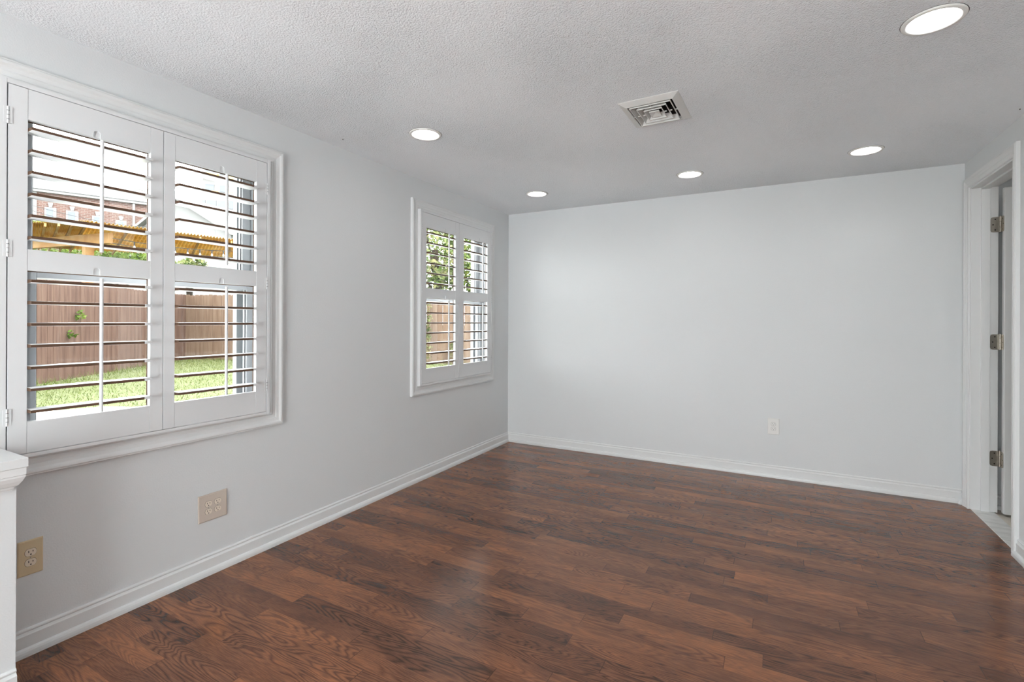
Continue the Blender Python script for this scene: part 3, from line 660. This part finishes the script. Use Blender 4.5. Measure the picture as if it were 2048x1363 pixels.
# vine on the tan fence and weeds on the brown fence
def on_fence(px, py, F0, e_, n_):      # where a sight line meets the fence face
    d = far(px, py, 1) - CP; t = (F0 - CP).dot(n_) / d.dot(n_); return CP + d * (t * .985)
vb = MB(); rr = random.Random(11)
for k in range(26):
    p = on_fence(852 + rr.uniform(-3, 8), 600 + k * 4.6, FC, eB, nB); leaves(vb, p, .10, .05, .11, 22, .035, rr)
for k in range(14):
    p = on_fence(906 + rr.uniform(-3, 3), 692 + rr.uniform(-8, 26), FC, eB, nB); leaves(vb, p, .1, .05, .1, 16, .035, rr)
tag(vb.build('climbing_vine', M_LEAFD, recalc=False), 'vine climbing the tan fence outside the far window', 'vine')
for (px, py, lb) in ((160, 630, 'leafy twig poking through the brown fence, the upper one'), (143, 668, 'leafy twig poking through the brown fence, the lower one')):
    tw = MB(); p = on_fence(px, py, FC, eA, nA); leaves(tw, p, .16, .06, .09, 40, .045, rr)
    tw.tube([p - nA * .12, p + nA * .02], .008, 6)
    tag(tw.build('leafy_twig', M_LEAF, recalc=False), lb, 'twig')

# pergola with amber corrugated roof, behind the brown fence
N0, N1, N2 = far(10, 448, 11.87), far(173, 440, 11.6), far(520, 484.5, 14.8)
F0_, F2_ = far(10, 491, 15.6), far(520, 517, 18.8)
zr = 3.62
for p in (N0, N1, N2, F0_, F2_): p.z = zr
pe = tag(empty('patio_roof', (-13.4, 1.6, GZ)), label='timber patio cover with amber corrugated sheet roof, over the brown fence', cat='patio cover')
def strip_roof(A, B, C_, D, dz, name):
    mb = MB(); n = 150; v = []
    for i in range(n + 1):
        t = i / n; z = .028 * math.sin(i * math.pi / 1.5)
        a = A.lerp(B, t); c_ = D.lerp(C_, t)
        v += [(a.x, a.y, a.z + z), (c_.x, c_.y, c_.z + z + dz)]
    mb.add(v, [(2 * i, 2 * i + 1, 2 * i + 3, 2 * i + 2) for i in range(n)], 0, True)
    o = mb.build(name, M_ROOFY, pe); md = o.modifiers.new('t', 'SOLIDIFY'); md.thickness = .006; return o
M0 = F0_.lerp(F2_, .22)
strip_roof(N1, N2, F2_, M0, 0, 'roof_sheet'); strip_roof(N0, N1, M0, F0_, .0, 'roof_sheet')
for i in range(7):
    t = i / 6; a = N0.lerp(N1, t) - Vector((0, 0, .07)); c_ = F0_.lerp(M0, t) - Vector((0, 0, .09)); MB().bar(a, c_, .04, .08).build('rafter', M_WOOD, pe)
for i in range(1, 6):
    t = i / 5; a = N1.lerp(N2, t) - Vector((0, 0, .09)); c_ = M0.lerp(F2_, t) - Vector((0, 0, .09)); MB().bar(a, c_, .04, .08).build('rafter', M_WOOD, pe)
B0, B1 = far(10, 484, 13.9), far(221, 469.5, 12.5); B0.z = B1.z = 3.36
MB().bar(B0, B1, .12, .26).build('beam', M_WOOD, pe)
b2, b3 = far(186, 494, 13.2), far(520, 512, 15.6); b2.z = b3.z = 3.22
q0 = far(176, 500, 12.95); q1 = far(500, 500, 15.3); q2 = far(40, 500, 13.8)
for q in (q0, q1, q2): MB().bar((q.x, q.y, GZ - .1), (q.x, q.y, 3.24), .19, .19, up=(0, 1, 0)).build('post', M_WOOD, pe)

# string lights under the roof
sl_ = tag(empty('string_lights', (-12.5, 4, 3)), label='string of clear bulbs hanging under the amber patio roof', cat='string lights')
def wire(mb, pts, d0, d1, r, sag=0, n=14):
    P0, P1 = far(*pts[0], d0), far(*pts[1], d1)
    pp = [P0.lerp(P1, i / n) - Vector((0, 0, sag * 4 * (i / n) * (1 - i / n))) for i in range(n + 1)]; mb.tube(pp, r, 5); return pp
wb = MB(); wa = wire(wb, ((225, 476), (480, 502)), 12.4, 14.6, .009, .08, 20); wc = wire(wb, ((225, 486), (480, 516)), 12.4, 14.6, .009, .06, 20)
wb.build('cable', M_WIRE, sl_)
for pp, ks in ((wa, (3, 6, 9, 11, 13, 15, 17, 19)), (wc, (10, 12, 14, 16, 18))):
    for k in ks:
        p = pp[k]; s_ = MB(); s_.tube([p, p - Vector((0, 0, .09))], .018, 8); so2 = s_.build('socket', M_WIRE, sl_)
        q = MB().lathe([(.012, 0), (.026, -.03), (.03, -.055), (.02, -.08), (.0001, -.09)], (p.x, p.y, p.z - .09), 10).build('bulb', M_BULB, sl_)

# brick townhouse far behind
A_, B_ = far(66, 383, 45), far(345, 421.5, 51.8); A_.z = B_.z = 0
dB = (B_ - A_).normalized(); LB = (B_ - A_).length; ang = math.atan2(dB.y, dB.x); zt = 13.0
bt = tag(empty('brick_townhouse', (A_.x, A_.y, 0)), label='red brick townhouse with white keystone windows, above the patio roof', cat='house')
bt.rotation_euler = (0, 0, ang)
def bp_(name, mb, mat): o = mb.build(name, mat); o.parent = bt; return o
nb = 1 if Vector((-dB.y, dB.x, 0)).dot(A_ - CP) > 0 else -1          # local +y or -y points away from us
bp_('brick_wall', MB().box(0, LB + 3, 0, 9 * nb, 0, zt), M_BRICK)
bp_('quoin', MB().box(-.05, .25, -.06 * nb, .3, 0, zt), M_WHITEX)
bp_('cornice', MB().box(-.3, LB + 3, -.3 * nb, .1 * nb, zt, zt + .25), M_WHITEX)
r = MB(); r.add([(-.4, -.4 * nb, zt + .25), (LB + 3, -.4 * nb, zt + .25), (LB + 3, 4.5 * nb, zt + 2.6), (-.4, 4.5 * nb, zt + 2.6), (LB + 3, 9.4 * nb, zt + .25), (-.4, 9.4 * nb, zt + .25)], [(0, 1, 2, 3), (3, 2, 4, 5), (0, 3, 5), (1, 4, 2)])
bp_('roof', r, M_SHING)
def along(px, py):   # local x, z on the facade
    d = far(px, py, 1) - CP; nrm = Vector((-dB.y, dB.x, 0)); t = (A_ - CP).dot(nrm) / d.dot(nrm); p = CP + d * t; return (p - A_).dot(dB), p.z
for px0, px1, py in ((89, 113, 413.5), (132, 157, 420.5), (184, 206, 431), (231, 253, 440)):
    x0, z1_ = along(px0, py); x1_, _ = along(px1, py)
    s_ = -nb
    f_ = bp_('window', MB().box(x0, x1_, s_ * .02, s_ * .10, z1_ - 1.9, z1_), M_WHITEX)
    o = MB().box(x0 + .12, x1_ - .22, s_ * .105, s_ * .115, z1_ - 1.8, z1_ - .1).build('pane', M_GLX); o.parent = f_
    xm = (x0 + x1_) / 2; o = MB(); o.prism([(xm - .10, z1_ + .02), (xm + .10, z1_ + .02), (xm + .19, z1_ + .42), (xm - .19, z1_ + .42)], s_ * .02, s_ * .12, 'y'); bp_('keystone', o, M_WHITEX)
x0, _ = along(265, 420); bp_('downpipe', MB().box(x0, x0 + .2, -nb * .02, -nb * .2, 0, zt), M_WHITEX)

# white gable house and shingled house
def gable_house(pl, pr, pa, d0, d1, depth, label, wall, roof):
    a, c_ = far(*pl, d0), far(*pr, d1); z_e = (a.z + c_.z) / 2; a.z = c_.z = 0; dd = (c_ - a).normalized(); L = (c_ - a).length
    ap = far(*pa, (d0 + d1) / 2).z; e = tag(empty('gable_house', (a.x, a.y, 0)), label=label, cat='house'); e.rotation_euler = (0, 0, math.atan2(dd.y, dd.x))
    s_ = 1 if Vector((-dd.y, dd.x, 0)).dot(a - CP) > 0 else -1
    o = MB(); o.prism([(0, 0), (L, 0), (L, z_e), (L / 2, ap), (0, z_e)], 0, depth * s_, 'y'); o = o.build('wall', wall); o.parent = e
    o = MB()
    for k0, k1 in ((-.3, L / 2), (L + .3, L / 2)):
        zz = z_e - .3 * (ap - z_e) / (L / 2); o.add([(k0, -.3 * s_, zz + .02), (k1, -.3 * s_, ap + .02), (k1, (depth + .3) * s_, ap + .02), (k0, (depth + .3) * s_, zz + .02), (k0, -.3 * s_, zz + .18), (k1, -.3 * s_, ap + .18), (k1, (depth + .3) * s_, ap + .18), (k0, (depth + .3) * s_, zz + .18)],
            [(0, 1, 2, 3), (4, 5, 6, 7), (0, 1, 5, 4), (1, 2, 6, 5), (2, 3, 7, 6), (3, 0, 4, 7)])
    o = o.build('roof', roof); o.parent = e; return e
gable_house((255, 468), (462, 476), (345, 398), 28, 26, 5, 'white gable-ended house behind the patio roof', M_WHITEX, M_WHITEX)
e = tag(empty('shingled_house', tuple(far(420, 640, 46)[:2]) + (0,)), label='house with pale grey shingled roof right of the white gable', cat='house')
a, b_, c_, d_ = far(345, 415, 48), far(540, 438, 51), far(540, 497, 44), far(345, 483, 41)
a.z = b_.z = (a.z + b_.z) / 2; c_.z = d_.z = (c_.z + d_.z) / 2
r = MB(); up = Vector((0, 0, .15)); r.add([a, b_, c_, d_, a + up, b_ + up, c_ + up, d_ + up], [(0, 1, 2, 3), (4, 5, 6, 7), (0, 1, 5, 4), (1, 2, 6, 5), (2, 3, 7, 6), (3, 0, 4, 7)]); r.build('roof', M_SHING, e)
w_ = MB(); pts = [d_, c_, b_, a]; v = [(p.x, p.y, 0) for p in pts] + [(p.x, p.y, p.z - .02) for p in pts]
w_.add(v, [(0, 1, 5, 4), (1, 2, 6, 5), (2, 3, 7, 6), (3, 0, 4, 7)]); w_.build('wall', M_WHITEX, e)

# high-rise blocks
def block(pl, pr, py, d, label, rows, cols, wall, pane_w, fl, bal=None):
    a, c_ = far(pl, py, d), far(pr, py, d * 1.03); z = a.z; a.z = c_.z = 0; dd = (c_ - a).normalized(); L = (c_ - a).length
    e = tag(empty('apartment_block', (a.x, a.y, 0)), label=label, cat='building'); e.rotation_euler = (0, 0, math.atan2(dd.y, dd.x))
    s_ = 1 if Vector((-dd.y, dd.x, 0)).dot(a - CP) > 0 else -1
    o = MB().box(0, L, 0, 12 * s_, 0, z).build('wall', wall); o.parent = e
    for r_ in range(rows):
        for k in range(cols):
            x = L * (k + .5) / cols; zz = z - fl * (r_ + .8)
            o = MB().box(x - pane_w / 2, x + pane_w / 2, -.02 * s_, -.12 * s_, zz, zz + 1.3).build('window', M_GLX); o.parent = e
            if bal and k % 2 == 0: o = MB().box(x - 1.6, x + 1.6, -.02 * s_, -1.2 * s_, zz - 1.0, zz - .1).build('balcony', bal); o.parent = e
    return e
block(405, 520, 318, 95, 'tall white apartment tower with ochre balconies, far beyond the houses', 5, 4, M_WHITEX, 1.5, 3.4, M_YELX)
block(345, 500, 381, 80, 'lower white apartment building in front of the tower', 4, 7, M_WHITEX, 1.4, 3.2)

# overhead wires
uw = (((30, 307), (330, 396), .35, 'upper'), ((30, 303), (330, 388), .25, 'upper'), ((30, 400), (300, 455), .2, 'lower'), ((30, 410), (300, 452), .35, 'lower'), ((320, 386), (500, 430), .2, 'right'))
tg = tag(empty('overhead_wires', far(180, 350, 24)), label='thin black utility wires crossing the sky outside the large window', cat='wires')
for k, (p, q, sg, _) in enumerate(uw):
    mb = MB(); wire(mb, (p, q), 23, 27, .011, sg); mb.build('wire', M_WIRE, tg)
